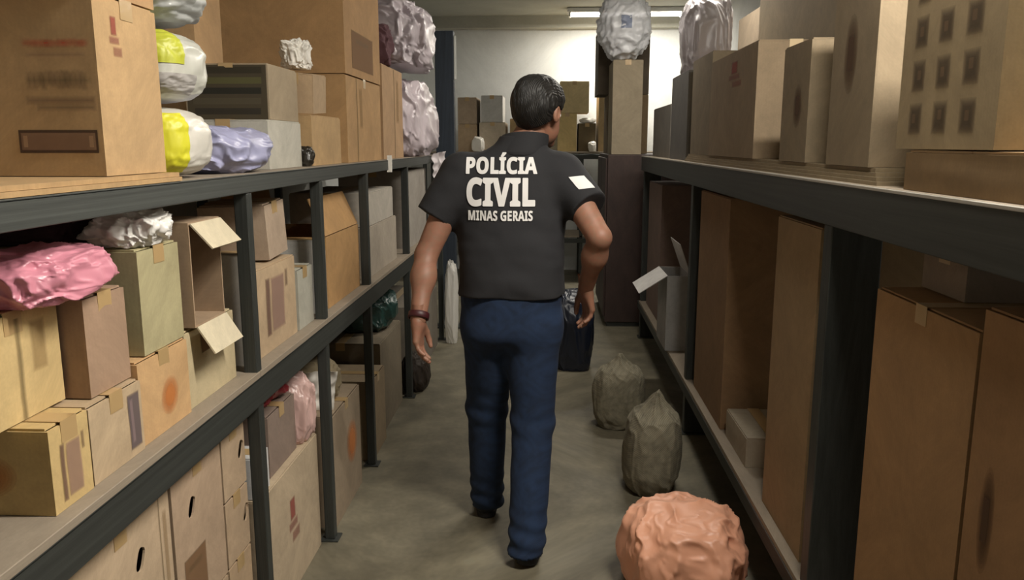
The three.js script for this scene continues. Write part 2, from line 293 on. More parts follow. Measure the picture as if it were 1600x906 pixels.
function bag(label, [x, y, z], [rx, ry, rz], hex, o = {}) {
  const g = thing(o.name || 'plastic_bag', label, o.category || 'bag', [x, y, z], o.group, o.turn || 0), m = o.mat || film(hex, o.thru ?? 0.22, o.rough ?? 0.36);
  mesh('body', sackGeometry(rx, ry, rz, o), m, g);
  if (o.knot) {
    const kg = sackGeometry(o.knot, o.knot * 0.8, o.knot, { seed: o.seed + 3, fold: 0.35, freq: 2.8, seg: 40 }); kg.translate((o.lean || 0) * 1.8 * ry, (1.8 + (o.neck || 0)) * ry - o.knot * 0.3, 0);
    mesh('knot', kg, m, g);
  }
  return g;
}
// a plump wrapped bundle (rounded block) with creases; patch() follows the same surface for labels
const pow = (v, k) => Math.sign(v) * Math.pow(Math.abs(v), k);
function bundlePoint(a, b, rx, ry, rz, e, seed, fold, lift) {
  const n = [Math.cos(b) * Math.cos(a), Math.sin(b), Math.cos(b) * Math.sin(a)], k = 1 + fold * fbm(n[0] * 3 + seed, n[1] * 5, n[2] * 3, 3) + lift;
  return [pow(n[0], e) * rx * k, pow(n[1], e) * ry * k, pow(n[2], e) * rz * k];
}
function bundleGeometry(a0, a1, b0, b1, na, nb, args) {
  const g = new THREE.PlaneGeometry(1, 1, na, nb), p = g.attributes.position;
  for (let i = 0; i < p.count; i++) { const q = bundlePoint(a0 + (0.5 - p.getX(i)) * (a1 - a0), b0 + (p.getY(i) + 0.5) * (b1 - b0), ...args); p.setXYZ(i, ...q); }
  g.computeVertexNormals(); return g;
}
function bundle(label, [x, y, z], [rx, ry, rz], hex, { group, seed = 1, patches = [], e = 0.6, fold = 0.06 } = {}) {
  const g = thing('wrapped_bundle', label, 'bundle', [x, y, z], group), A = [rx, ry, rz, e, seed, fold, 0];
  const q = mergeVertices(bundleGeometry(0, Math.PI * 2, -Math.PI / 2, Math.PI / 2, 96, 56, A), 1e-5); q.computeVertexNormals(); q.translate(0, ry, 0);
  mesh('wrapping', q, film(hex, 0.18, 0.3), g);
  for (const [name, a0, a1, b0, b1, c] of patches) mesh(name, bundleGeometry(a0, a1, b0, b1, 40, 30, [rx, ry, rz, e, seed, fold, 0.012]).translate(0, ry, 0), std({ color: c, roughness: 0.45, side: THREE.DoubleSide }), g);
  return g;
}
function sheetGeometry(w, h, t, curl, seed, crumple = 0.012) {
  const g = new THREE.BoxGeometry(w, h, t, 24, 24, 1), p = g.attributes.position;
  for (let i = 0; i < p.count; i++) { const X = p.getX(i), Y = p.getY(i), u = X / w, v = Y / h; p.setZ(i, p.getZ(i) + curl * (v + 0.5) * (v + 0.5) + crumple * (1 - 2.2 * Math.abs(noise(u * 3 + seed, v * 3, seed))) + 0.01 * Math.sin(u * 7 + seed)); }
  g.computeVertexNormals(); return g;
}
function sheet(name, label, category, [x, y, z], w, h, rot, mat, { curl = 0.02, seed = 1, crumple = 0.012, t = 0.002, group } = {}) {
  const m = mesh(name, sheetGeometry(w, h, t, curl, seed, crumple).translate(0, h / 2, 0), mat, scene); m.position.set(x, y, z); m.rotation.set(...rot); return tag(m, label, category, group);
}

// ------------------------------------------------------------------ left rack, upper deck
const LU = 'cartons on the upper deck of the left rack', LM = 'cartons on the middle deck of the left rack', LF = 'cartons on the floor under the left rack';
const RU = 'cartons on the upper deck of the right rack', RM = 'cartons on the lower deck of the right rack', BK = 'cartons on the rack by the back wall';
function flattened(label, [x0, x1], y, [z0, z1], n, hex, group) {
  const g = thing('flattened_carton', label, 'cardboard', [(x0 + x1) / 2, y, (z0 + z1) / 2], group);
  for (let i = 0; i < n; i++) mesh('cardboard_layer', moved(panel(x1 - x0 - i * 0.012, z1 - z0 - i * 0.02, 0.009, 0.0, 4 + i), 0, 0.0046 + i * 0.0096, -i * 0.01, -Math.PI / 2, 0, 0), card(hex), g);
  return g;
}
flattened('flat folded cardboard lying under the big printed carton at top left', [-1.42, -0.832], LD2, [-1.79, -0.95], 2, 0xb9925f);
const A0 = LD2 + 0.0195;
carton('big tan carton with red wording and a framed box printed on its side', [-1.42, -0.86], [A0, 1.812], [-1.775, -1.53], { color: 0xc19a68, group: LU, amp: 0.003, prints: [['pz', 'redWords', 0.74, 0.64, 1.0, 0.8], ['pz', 'darkWords', 0.74, 0.36, 1.0, 0.62], ['pz', 'frame', 0.7, 0.12, 0.995, 0.27], ['px', 'mark', 0.1, 0.62, 0.5, 0.94]] });
carton('tan carton stacked on top of the big carton with the framed print', [-1.4, -0.868], [1.815, 2.12], [-1.79, -1.5], { color: 0xb98f60, group: LU });
const roll = { group: 'plastic wrapped bundles with yellow labels' };
bundle('white plastic bundle with bright yellow label, lowest of its stack', [-0.985, LD2 + 0.004, -1.915], [0.15, 0.082, 0.123], 0xe6e2d8, { ...roll, seed: 2, patches: [['label', 0.3, 1.4, -0.9, 0.75, 0xd2ce34]] });
bundle('cloudy plastic bundle with greenish yellow label, middle of its stack', [-0.985, LD2 + 0.178, -1.912], [0.15, 0.083, 0.123], 0xd2d2c8, { ...roll, seed: 5, patches: [['label', 0.25, 1.35, 0.0, 1.1, 0xb9bd3c], ['label', 0.0, 1.2, -0.75, -0.1, 0xa39f9c]] });
bundle('grey clear plastic bundle on top of the yellow labelled bundles', [-1.0, LD2 + 0.356, -1.94], [0.16, 0.086, 0.128], 0xb4b6b4, { ...roll, seed: 9, fold: 0.12 });
bag('soft lavender blue plastic bag lying at the edge of the upper shelf', [-1.0, LD2, -2.31], [0.165, 0.076, 0.215], 0xa9aacb, { seed: 4, fold: 0.16, thru: 0.1 });
carton('tall tan carton behind the dark banded carton', [-1.6, -1.2], [LD2, 2.2], [-2.98, -2.75], { color: 0xbb9262, group: LU });
carton('pale greenish white carton underneath the dark banded carton', [-1.19, -0.9], [LD2, 1.605], [-2.9, -2.56], { color: 0xc6bfa8, group: LU });
carton('carton with dark olive banded side lying on a pale carton', [-1.19, -0.915], [1.606, 1.785], [-2.93, -2.63], { color: 0xa89272, group: LU, prints: [['pz', 'bands', 0.0, 0.0, 1, 1], ['px', 'brownPanel', 0.0, 0.0, 0.02, 0.02]] });
carton('large plain tan carton supporting another of its size', [-1.6, -0.87], [LD2, 1.82], [-4.15, -3.46], { color: 0xb78c58, group: LU, prints: [['px', 'stripe', 0.1, 0, 0.5, 1]] });
carton('large tan carton with darker square panel stacked above its twin', [-1.6, -0.87], [1.822, 2.32], [-4.17, -3.46], { color: 0xb38754, group: LU, prints: [['px', 'brownPanel', 0.12, 0.04, 0.82, 0.42]] });
carton('low tan carton carrying a leaning parcel and crumpled paper', [-1.22, -0.88], [LD2, 1.635], [-3.38, -2.97], { color: 0xbd9764, group: LU });
carton('small pale parcel leaning on the low tan carton', [-1.04, -0.885], [1.646, 1.79], [-3.22, -2.98], { color: 0xbb9a73, group: LU, lean: [0.05, 0.08, -0.05] });
bag('crumpled white paper lying on top of the small pale parcel', [-0.96, 1.806, -3.08], [0.05, 0.058, 0.06], 0xefeadd, { name: 'crumpled_paper', category: 'paper', seed: 8, fold: 0.4, freq: 3, mat: WHITE_PAPER });
bag('small crumpled black bag tucked in front of the low tan carton', [-0.91, LD2, -2.935], [0.045, 0.04, 0.03], 0x2a261f, { seed: 14, fold: 0.3, thru: 0.02, seg: 56 });
carton('narrow upright tan carton beside the pinkish white bags', [-1.3, -0.87], [LD2, 1.935], [-4.78, -4.21], { color: 0xb58d63, group: LU, prints: [['px', 'stripe', 0.3, 0, 0.9, 1]] });
bag('large pinkish white plastic bag drooping over the upper shelf edge', [-0.98, LD2, -5.4], [0.2, 0.265, 0.52], 0xd9ccd2, { seed: 21, fold: 0.2, freq: 2.6, group: 'pale plastic bags at the far end of the left rack' });
bag('crumpled pinkish white plastic bag piled on top of the large one', [-0.97, 2.0, -5.2], [0.22, 0.22, 0.52], 0xcfc4ca, { seed: 27, fold: 0.24, freq: 2.8, group: 'pale plastic bags at the far end of the left rack' });
bag('maroon cloth bundle beside the pinkish white bags up high', [-1.0, 1.938, -4.4], [0.15, 0.12, 0.11], 0x5d3f44, { name: 'cloth_bundle', category: 'bundle', seed: 33, fold: 0.25, mat: std({ color: 0x5d3f44, roughness: 0.9 }) });
sheet('plastic_strip', 'torn white plastic tail hanging below the upper shelf beam', 'plastic', [-0.79, 1.2, -5.65], 0.16, 0.27, [0, 1.1, 0.12], film(0xe8e0e2, 0.2), { seed: 4, crumple: 0.03 });
sheet('paper_tag', 'small white tag hanging from the upper left beam', 'tag', [-0.8225, 1.385, -4.12], 0.045, 0.085, [0, 1.57, 0.0], WHITE_PAPER, { seed: 2, crumple: 0.002, curl: 0.002 });

// ------------------------------------------------------------------ left rack, middle deck
carton('yellow carton with purplish panel on its aisle side near the camera', [-1.36, -0.86], [LD1, 1.046], [-1.388, -1.27], { color: 0xcfae6e, group: LM, prints: [['px', 'panel', 0.05, 0.0, 0.98, 0.86], ['pz', 'orange', 0.55, 0.1, 0.93, 0.8]] });
carton('yellow carton with faint stripe resting on the purplish panel carton', [-1.42, -0.925], [1.048, 1.245], [-1.43, -1.18], { color: 0xd2b274, group: LM, prints: [['px', 'stripe', 0.2, 0, 1, 1]] });
carton('low carton with dark purple panel at its far end', [-1.32, -0.862], [LD1, 1.043], [-1.588, -1.395], { color: 0xbfa27c, group: LM, prints: [['px', 'purplePanel', 0.66, 0.05, 1, 0.95]] });
carton('pinkish brown carton underneath the pink plastic bag', [-1.3, -0.88], [1.045, 1.243], [-1.589, -1.44], { color: 0xa58266, group: LM, prints: [['pz', 'blot', 0.4, 0.1, 0.7, 0.8]] });
carton('orange tinted carton with faded round print beneath the olive carton', [-1.3, -0.868], [LD1, 1.074], [-1.826, -1.592], { color: 0xcda06a, group: LM, prints: [['px', 'orange', 0.35, 0.1, 0.8, 0.7]] });
carton('olive coloured carton with a dark lower seam', [-1.28, -0.872], [1.076, 1.308], [-1.826, -1.637], { color: 0xb4a878, group: LM });
carton('cream carton beneath the carton with hanging flaps', [-1.3, -0.876], [LD1, 1.082], [-2.13, -1.83], { color: 0xc9b487, group: LM, prints: [['px', 'brownPanel', 0.25, 0.62, 0.85, 0.94]] });
carton('open carton on its side with cream flaps hanging out', [-1.28, -0.852], [1.089, 1.345], [-2.035, -1.855], { color: 0xa98a6a, group: LM, amp: 0.0008, mouth: '+x', open: { nx: 42, px: 148 }, flap: 0.08, flapColor: 0xd8c7a0 });
bag('pink plastic bag slumped over the pinkish brown carton', [-0.95, 1.247, -1.415], [0.105, 0.053, 0.15], 0xd98ea0, { seed: 6, fold: 0.22, freq: 2.4, thru: 0.12 });
bag('torn white plastic bag behind the pink bag', [-0.925, 1.31, -1.72], [0.075, 0.045, 0.09], 0xf2efea, { seed: 12, fold: 0.3, freq: 2.7 });
bag('dark maroon cloth bundle on the olive carton behind the pink bag', [-1.14, 1.31, -1.725], [0.125, 0.043, 0.085], 0x43282c, { name: 'cloth_bundle', category: 'bundle', seed: 18, fold: 0.2, mat: std({ color: 0x3a2327, roughness: 0.85 }) });
carton('thin upright white board box right after the first post', [-1.1, -0.862], [LD1, 1.22], [-2.27, -2.232], { color: 0xd2cabb, group: LM });
carton('tan carton with grey printed panels after the first post', [-1.22, -0.872], [LD1, 1.158], [-2.67, -2.285], { color: 0xbfa07a, group: LM, prints: [['px', 'panel', 0.1, 0.1, 0.9, 0.95]] });
carton('tall narrow parcel tilted on the carton with grey panels', [-1.1, -0.885], [1.168, 1.345], [-2.65, -2.47], { color: 0xb79b80, group: LM, lean: [0.06, 0.0, 0.03] });
carton('small greenish white carton just before the second post', [-1.1, -0.87], [LD1, 1.1], [-2.86, -2.69], { color: 0xb9b59c, group: LM });
carton('thin upright white board box right after the second post', [-1.1, -0.862], [LD1, 1.17], [-3.02, -2.965], { color: 0xcfc8ba, group: LM });
carton('orange brown open carton with raised flap after the second post', [-1.25, -0.87], [LD1, 1.175], [-3.59, -3.06], { color: 0xb98a50, group: LM, open: { px: 66, nx: 100 }, flap: 0.16 });
carton('pale grey carton lower of a pair after the third post', [-1.25, -0.872], [LD1, 1.13], [-4.5, -3.76], { color: 0xb2a18b, group: LM });
carton('pale grey carton stacked upper of a pair after the third post', [-1.25, -0.88], [1.132, 1.295], [-4.46, -3.8], { color: 0xbfb29e, group: LM });
carton('large plain grey carton after the fourth post', [-1.3, -0.872], [LD1, 1.365], [-5.62, -4.9], { color: 0xa99c8c, group: LM });

// ------------------------------------------------------------------ left rack, floor level
const slot = (x, y, t = -0.45) => [x, y, 0.03, 0.052, t];
carton('tan carton with slanted hand hole, first upper one at bottom left', [-1.36, -0.872], [0.378, 0.757], [-1.685, -1.27], { color: 0xc4a683, group: LF, slots: { px: slot(0.07, 0.085) }, prints: [['px', 'stripe', 0.8, 0, 1, 1]] });
carton('tan carton at floor under the bottom left hand hole carton', [-1.36, -0.872], [0, 0.376], [-1.685, -1.27], { color: 0xbc9e7c, group: LF, slots: { px: slot(0.07, 0.085) } });
carton('tan carton with slanted hand hole left of the first post', [-1.36, -0.87], [0.378, 0.764], [-1.972, -1.695], { color: 0xbb9b7c, group: LF, slots: { px: slot(-0.04, 0.085) }, prints: [['px', 'brownPanel', 0.1, 0.05, 0.6, 0.45]] });
carton('tan carton at floor below the hand hole carton left of first post', [-1.36, -0.87], [0, 0.376], [-1.972, -1.695], { color: 0xb89a78, group: LF, slots: { px: slot(-0.04, 0.085) } });
carton('shallow tan carton with hand hole directly against the first post, top of stack', [-1.36, -0.872], [0.57, 0.766], [-2.145, -1.987], { color: 0xbfa07e, group: LF, slots: { px: slot(0.05, 0.01) } });
carton('shallow tan carton with hand hole against the first post, second of stack', [-1.36, -0.872], [0.378, 0.568], [-2.145, -1.987], { color: 0xbb9c7a, group: LF, slots: { px: slot(0.06, 0.01) } });
carton('deep tan carton at floor against the first post', [-1.36, -0.872], [0, 0.376], [-2.145, -1.987], { color: 0xb89874, group: LF });
carton('cream carton on the floor between the first two posts', [-1.3, -0.875], [0, 0.455], [-2.84, -2.24], { color: 0xbfa684, group: LF, prints: [['px', 'mark', 0.3, 0.3, 0.7, 0.8]] });
carton('tiny white carton on the cream carton behind the first post', [-1.0, -0.885], [0.457, 0.59], [-2.36, -2.25], { color: 0xcdc9c4, group: LF });
carton('dusky brown carton on the cream carton under a red bag', [-1.25, -0.9], [0.457, 0.665], [-2.68, -2.41], { color: 0x8d7465, group: LF });
bag('dark red plastic bag squeezed under the middle left beam', [-1.03, 0.667, -2.55], [0.13, 0.055, 0.13], 0x8c2c34, { seed: 23, fold: 0.22, thru: 0.08 });
bag('pale pink plastic bag beside the second post on the cream carton', [-0.97, 0.457, -2.765], [0.12, 0.14, 0.075], 0xd6b3ac, { seed: 26, fold: 0.16, thru: 0.12 });
carton('grey brown carton on the floor right after the second post', [-1.3, -0.85], [0, 0.47], [-3.42, -2.97], { color: 0x9b8468, group: LF, prints: [['px', 'orange', 0.4, 0.3, 0.9, 0.8]] });
carton('lower brown carton on the floor before the third post', [-1.3, -0.852], [0, 0.4], [-3.98, -3.67], { color: 0x97805f, group: LF });
sheet('paper_sheet', 'small white paper curling up behind the second post', 'paper', [-0.93, 0.473, -3.04], 0.13, 0.17, [-0.05, 0.5, -0.05], WHITE_PAPER, { seed: 5, crumple: 0.01, curl: 0.05 });
bag('olive brown sack slumped on the floor level carton after the second post', [-1.03, 0.471, -3.2], [0.16, 0.1, 0.12], 0x83765c, { name: 'sack', category: 'sack', seed: 31, fold: 0.16, mat: std({ color: 0x83765c, roughness: 0.85 }) });
carton('dull brown carton on the floor between third and fourth posts', [-1.3, -0.88], [0, 0.5], [-4.6, -4.02], { color: 0x7f7058, group: LF });
bag('dark teal plastic bag on a dull brown carton under the left rack', [-1.03, 0.502, -4.4], [0.16, 0.12, 0.2], 0x27443f, { seed: 36, fold: 0.2, thru: 0.05 });
bag('dark brown bag on the floor beside the fourth left post', [-0.84, 0, -4.85], [0.09, 0.13, 0.12], 0x2b2118, { seed: 39, fold: 0.15, mat: std({ color: 0x2b2118, roughness: 0.7 }) });
carton('dim carton at floor level near the end of the left rack', [-1.3, -0.86], [0, 0.46], [-6.0, -5.15], { color: 0x7d7160, group: LF });

// ------------------------------------------------------------------ right rack, upper deck
flattened('long flattened cardboard sheets lining the right upper shelf', [0.738, 1.46], RD2, [-4.5, -1.86], 4, 0x8d7a5a);
const RB = RD2 + 0.0385;
carton('big carton printed with rows of dark squares at top right', [0.748, 1.32], [1.518, 1.97], [-1.8, -1.41], { color: 0x9e8760, group: RU, amp: 0.003, prints: [['nx', 'squares', 0.05, 0.02, 0.95, 0.84], ['pz', 'shapes', 0.02, 0.2, 0.3, 0.9]] });
carton('low brown tray carton beneath the carton with dark squares', [0.738, 1.34], [RD2, 1.516], [-1.72, -1.22], { color: 0x7a5d36, group: RU, tape: null });
carton('tall upright carton with a dark blot left of the squares carton', [0.748, 1.02], [RB, 2.0], [-2.24, -1.945], { color: 0x8d795b, group: RU, prints: [['nx', 'blot', 0.15, 0.3, 0.8, 0.75]] });
carton('upright brown carton standing second from the squares carton', [0.75, 1.0], [RB, 1.83], [-2.7, -2.43], { color: 0x877457, group: RU, prints: [['nx', 'blot', 0.3, 0.25, 0.95, 0.7]] });
carton('deep upright carton with faded reddish print on its aisle side', [0.75, 1.02], [RB, 1.9], [-3.9, -3.05], { color: 0x917a5c, group: RU, prints: [['nx', 'mark', 0.3, 0.6, 0.9, 0.95]], tape: TAPE_CLEAR });
carton('narrow olive tan carton farthest on the cardboard lining', [0.76, 1.05], [RB, 1.96], [-4.46, -3.94], { color: 0x837257, group: RU });
carton('very tall carton at the back above the blotted carton', [1.06, 1.48], [RB, 2.36], [-2.95, -1.9], { color: 0x897354, group: RU });
carton('very tall carton at the back behind the reddish print carton', [1.08, 1.48], [RB, 2.3], [-4.4, -3.0], { color: 0x847253, group: RU });
carton('very tall dull carton at the back beside the cloudy plastic bag', [1.22, 1.48], [RD2 + 0.0395, 2.32], [-5.5, -4.56], { color: 0x857259, group: RU });
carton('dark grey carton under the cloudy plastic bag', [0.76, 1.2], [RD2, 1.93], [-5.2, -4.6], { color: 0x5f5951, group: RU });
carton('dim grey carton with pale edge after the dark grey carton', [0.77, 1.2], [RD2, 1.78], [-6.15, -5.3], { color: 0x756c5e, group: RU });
bag('cloudy greyish plastic bag sitting on the dark grey carton', [0.9, 1.932, -4.92], [0.15, 0.25, 0.2], 0xa8a2a4, { seed: 44, fold: 0.16, thru: 0.3 });
{
  const t = thing('metal_locker', 'dark reddish brown locker beyond the end of the right rack', 'locker', [0.78, 0, -7.2]);
  const m = std({ color: 0x42312c, map: paintTex, roughness: 0.6 });
  mesh('body', moved(rbox(0.62, 1.4, 1.1, 0.006), 0, 0.74, 0), m, t);
  mesh('plinth', moved(rbox(0.58, 0.04, 1.06, 0.003), 0, 0.02, 0), STEEL_DARK, t);
  for (const s of [-1, 1]) { const d = mesh('door', moved(rbox(0.016, 1.32, 0.52, 0.004), -0.318, 0.75, s * 0.27), m, t); mesh('handle', moved(rbox(0.02, 0.1, 0.02, 0.004), -0.336, 0.8, s * 0.06), STEEL, d); }
}
carton('tan and grey carton on the locker under the white emblem bag', [0.5, 0.74], [1.441, 2.19], [-7.15, -6.68], { color: 0x9b8a6d, group: 'cartons on the locker' });
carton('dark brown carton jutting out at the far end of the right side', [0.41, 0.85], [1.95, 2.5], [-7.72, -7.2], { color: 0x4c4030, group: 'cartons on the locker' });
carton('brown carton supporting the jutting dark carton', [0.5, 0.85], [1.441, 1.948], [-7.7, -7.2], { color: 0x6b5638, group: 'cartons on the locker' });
bundle('white plastic bag with a blue grey round emblem up high', [0.6, 2.215, -6.9], [0.21, 0.26, 0.2], 0xe9eaee, { seed: 15, fold: 0.3, e: 0.85, patches: [['emblem', 1.42, 1.72, -0.1, 0.2, 0x8d96ad]] });

// ------------------------------------------------------------------ right rack, lower deck
carton('tall plain brown carton standing right of the thick post', [0.748, 1.2], [RD1, 1.21], [-1.83, -1.39], { color: 0xa57a4c, group: RM, prints: [['nx', 'stripe', 0.4, 0.0, 0.8, 0.35]] });
carton('tall brown carton at the right edge of the picture', [0.75, 1.2], [RD1, 1.255], [-1.382, -0.98], { color: 0x9c7146, group: RM, prints: [['nx', 'blot', 0.05, 0.5, 0.3, 0.75]] });
carton('small carton lying on the tall carton under the right beam', [0.84, 1.06], [1.212, 1.318], [-1.82, -1.63], { color: 0x8f7a66, group: RM });
carton('upright carton standing left of the thick post', [0.75, 1.15], [RD1, 1.3], [-2.66, -2.24], { color: 0x9a7c55, group: RM });
carton('large dark brown carton in the second right bay', [0.75, 1.25], [RD1, 1.305], [-4.02, -3.37], { color: 0x8a6844, group: RM });
carton('small pale carton between the two upright cartons on the right', [0.76, 0.98], [RD1, 0.42], [-3.3, -2.95], { color: 0xa8987e, group: RM });
carton('greyish white carton with lid flap sticking into the aisle, right lower shelf', [0.7, 0.84], [RD1, 0.76], [-5.1, -4.72], { color: 0xb7b0aa, group: RM, open: { nx: 213, px: 70 }, flap: 0.2, flapColor: 0xd6d0c8 });
carton('reddish brown carton beyond the second right post', [0.76, 1.25], [RD1, 1.25], [-6.2, -5.5], { color: 0x7b6054, group: RM });

// ------------------------------------------------------------------ on the floor along the right rack
bag('crumpled salmon orange plastic bag on the floor beneath the right rack', [0.468, 0, -2.6], [0.205, 0.17, 0.24], 0xf5b594, { seed: 52, fold: 0.17, freq: 2.2, thru: 0.15, rough: 0.45 });
const SACK = std({ color: 0xaca48c, map: clothBump, roughness: 0.9 });
bag('tall grey olive sack standing on the floor before the right rack', [0.46, 0, -3.45], [0.125, 0.215, 0.19], 0, { name: 'sack', category: 'sack', seed: 57, fold: 0.09, neck: 0.28, lean: 0.06, mat: SACK, group: 'sacks along the right side of the aisle' });
bag('round grey olive tied sack behind the tall one', [0.39, 0, -4.25], [0.14, 0.2, 0.15], 0, { name: 'sack', category: 'sack', seed: 61, fold: 0.1, neck: 0.25, mat: SACK, group: 'sacks along the right side of the aisle' });
bag('narrow white plastic bag standing near the end of the left rack', [-0.755, 0, -6.05], [0.055, 0.35, 0.07], 0xe9e6df, { seed: 81, fold: 0.14, seg: 72 });
bag('dark navy bag on the floor beyond the walking man', [0.16, 0, -5.4], [0.15, 0.3, 0.16], 0x141b2b, { seed: 66, fold: 0.14, thru: 0.02 });

// ------------------------------------------------------------------ rack by the back wall
const bk = (label, x0, x1, y0, y1, hex, o = {}) => carton(label, [x0, x1], [y0, y1], [-9.55, o.z ?? -9.05], { color: hex, group: BK, ...o });
bk('tan carton lower of the far left pair by the back wall', -1.03, -0.82, 1.441, 1.74, 0xb89a76);
bk('tan carton with grey lid upper of the far left pair by the back wall', -1.03, -0.82, 1.742, 2.03, 0xb2987c);
bk('wide pale carton at the back wall left of the man', -0.79, -0.5, 1.441, 1.76, 0xc9b598);
bk('pale grey carton stacked on the wide pale carton', -0.77, -0.53, 1.762, 2.05, 0xc8c4b4);
bag('small white bag in front of the pale cartons at the back', [-0.8, 1.441, -8.98], [0.07, 0.09, 0.05], 0xeeeae2, { seed: 71, fold: 0.18, seg: 48 });
bk('brown carton hidden mostly behind the head of the man', -0.45, -0.05, 1.441, 1.8, 0xb59463);
bk('tall yellow carton lit at the back wall right of the man', 0.08, 0.29, 1.441, 1.86, 0xdcbf7c);
bk('yellow carton stacked on the tall yellow one', 0.1, 0.42, 1.862, 2.2, 0xe0c68a);
bk('small dark brown carton right of the tall yellow carton', 0.31, 0.5, 1.441, 1.75, 0x6b5a3c);
bag('white paper lying on the small dark brown carton', [0.41, 1.752, -9.1], [0.09, 0.03, 0.05], 0, { name: 'crumpled_paper', category: 'paper', seed: 75, fold: 0.2, mat: WHITE_PAPER, seg: 48 });
bag('little white bag in front of the small dark brown carton', [0.46, 1.441, -8.99], [0.045, 0.06, 0.04], 0xeeeae2, { seed: 78, fold: 0.18, seg: 48 });
bk('tall tan carton at the back wall farthest right', 0.53, 0.95, 1.441, 2.1, 0xb89a6a);

// ------------------------------------------------------------------ the walking man
{
  const len = (x, y, z) => Math.sqrt(x * x + y * y + z * z);
  const smin = (a, b, k) => { const h = clamp(0.5 + 0.5 * (b - a) / k, 0, 1); return b + (a - b) * h - k * h * (1 - h); };
  const cap = (x, y, z, a, b, ra, rb) => { const bx = b[0] - a[0], by = b[1] - a[1], bz = b[2] - a[2], px = x - a[0], py = y - a[1], pz = z - a[2], t = clamp((px * bx + py * by + pz * bz) / (bx * bx + by * by + bz * bz), 0, 1); return len(px - t * bx, py - t * by, pz - t * bz) - (ra + (rb - ra) * t); };
  const ell = (x, y, z, c, r) => { const X = (x - c[0]) / r[0], Y = (y - c[1]) / r[1], Z = (z - c[2]) / r[2], q = len(X, Y, Z); return (q - 1) * Math.min(r[0], r[1], r[2]); };
  // meshes a distance field in a box on an N-cell grid
  function fieldGeometry(fn, [x0, y0, z0], [x1, y1, z1], N, uvScale = 1, most = 260000) {
    const mc = new MarchingCubes(N, new THREE.MeshBasicMaterial(), false, false, most), f = mc.field, hs = N / 2;
    const c = [(x0 + x1) / 2, (y0 + y1) / 2, (z0 + z1) / 2], e = [(x1 - x0) / 2, (y1 - y0) / 2, (z1 - z0) / 2];
    for (let k = 0; k < N; k++) for (let j = 0; j < N; j++) for (let i = 0; i < N; i++) f[k * N * N + j * N + i] = -fn(c[0] + e[0] * (i - hs) / hs, c[1] + e[1] * (j - hs) / hs, c[2] + e[2] * (k - hs) / hs);
    mc.isolation = 0; mc.update();
    const n = mc.count, P = new Float32Array(n * 3), Q = new Float32Array(n * 3), U = new Float32Array(n * 2);
    for (let i = 0; i < n; i++) {
      for (let a = 0; a < 3; a++) { P[i * 3 + a] = c[a] + e[a] * mc.positionArray[i * 3 + a]; Q[i * 3 + a] = mc.normalArray[i * 3 + a] / e[a]; }
      const l = len(Q[i * 3], Q[i * 3 + 1], Q[i * 3 + 2]) || 1; for (let a = 0; a < 3; a++) Q[i * 3 + a] /= l;
      U[i * 2] = (P[i * 3] + P[i * 3 + 2] * 0.8) * uvScale; U[i * 2 + 1] = P[i * 3 + 1] * uvScale;
    }
    const g = new THREE.BufferGeometry();
    g.setAttribute('position', new THREE.BufferAttribute(P, 3)); g.setAttribute('normal', new THREE.BufferAttribute(Q, 3)); g.setAttribute('uv', new THREE.BufferAttribute(U, 2));
    return g;
  }
  // joints in metres
  const J = {
    hipL: [-0.225, 0.92, -2.95], kneeL: [-0.245, 0.5, -3.06], ankL: [-0.252, 0.09, -3.13],
    hipR: [-0.055, 0.92, -2.94], kneeR: [-0.058, 0.5, -2.9], ankR: [-0.075, 0.1, -2.735],
    shL: [-0.325, 1.415, -2.965], elL: [-0.45, 1.13, -2.885], wrL: [-0.465, 0.915, -2.765],
    shR: [0.045, 1.415, -2.965], elR: [0.175, 1.205, -2.8], wrR: [0.135, 1.0, -2.935],
  };
  const O = [-0.14, 0, -2.92];
  const man = thing('person', 'man in dark polo shirt and blue jeans walking away along the aisle', 'person', O);
  const rel = (g) => g.translate(-O[0], -O[1], -O[2]);
  const SKIN = std({ color: 0x966b56, map: skinTex, roughness: 0.55 });
  // torso cross-sections: y, cx, cz, half width, half depth
  const rows = [[0.86, -0.14, -2.93, 0.186, 0.128], [0.955, -0.14, -2.93, 0.187, 0.132], [1.05, -0.14, -2.93, 0.186, 0.134], [1.15, -0.142, -2.94, 0.19, 0.134], [1.25, -0.145, -2.955, 0.198, 0.13], [1.35, -0.145, -2.965, 0.206, 0.124], [1.43, -0.14, -2.97, 0.19, 0.104], [1.485, -0.128, -2.975, 0.138, 0.085], [1.53, -0.11, -2.98, 0.088, 0.075], [1.6, -0.09, -2.985, 0.066, 0.066]];
  function torso(x, y, z, grow = 0) {
    let i = 0; while (i < rows.length - 2 && y > rows[i + 1][0]) i++;
    const a = rows[i], b = rows[i + 1], p = rows[Math.max(0, i - 1)], n = rows[Math.min(rows.length - 1, i + 2)], t = clamp((y - a[0]) / (b[0] - a[0]), 0, 1), t2 = t * t, t3 = t2 * t, at = (k) => {
      const m0 = i ? (b[k] - p[k]) / (b[0] - p[0]) * (b[0] - a[0]) : b[k] - a[k], m1 = n !== b ? (n[k] - a[k]) / (n[0] - a[0]) * (b[0] - a[0]) : b[k] - a[k];
      return (2 * t3 - 3 * t2 + 1) * a[k] + (t3 - 2 * t2 + t) * m0 + (-2 * t3 + 3 * t2) * b[k] + (t3 - t2) * m1;
    };
    const A = at(3) + grow, B = at(4) + grow, X = (x - at(1)) / A, Z = (z - at(2)) / B, e = 2.4, q = Math.pow(Math.pow(Math.abs(X), e) + Math.pow(Math.abs(Z), e), 1 / e);
    return (q - 1) * Math.min(A, B);
  }
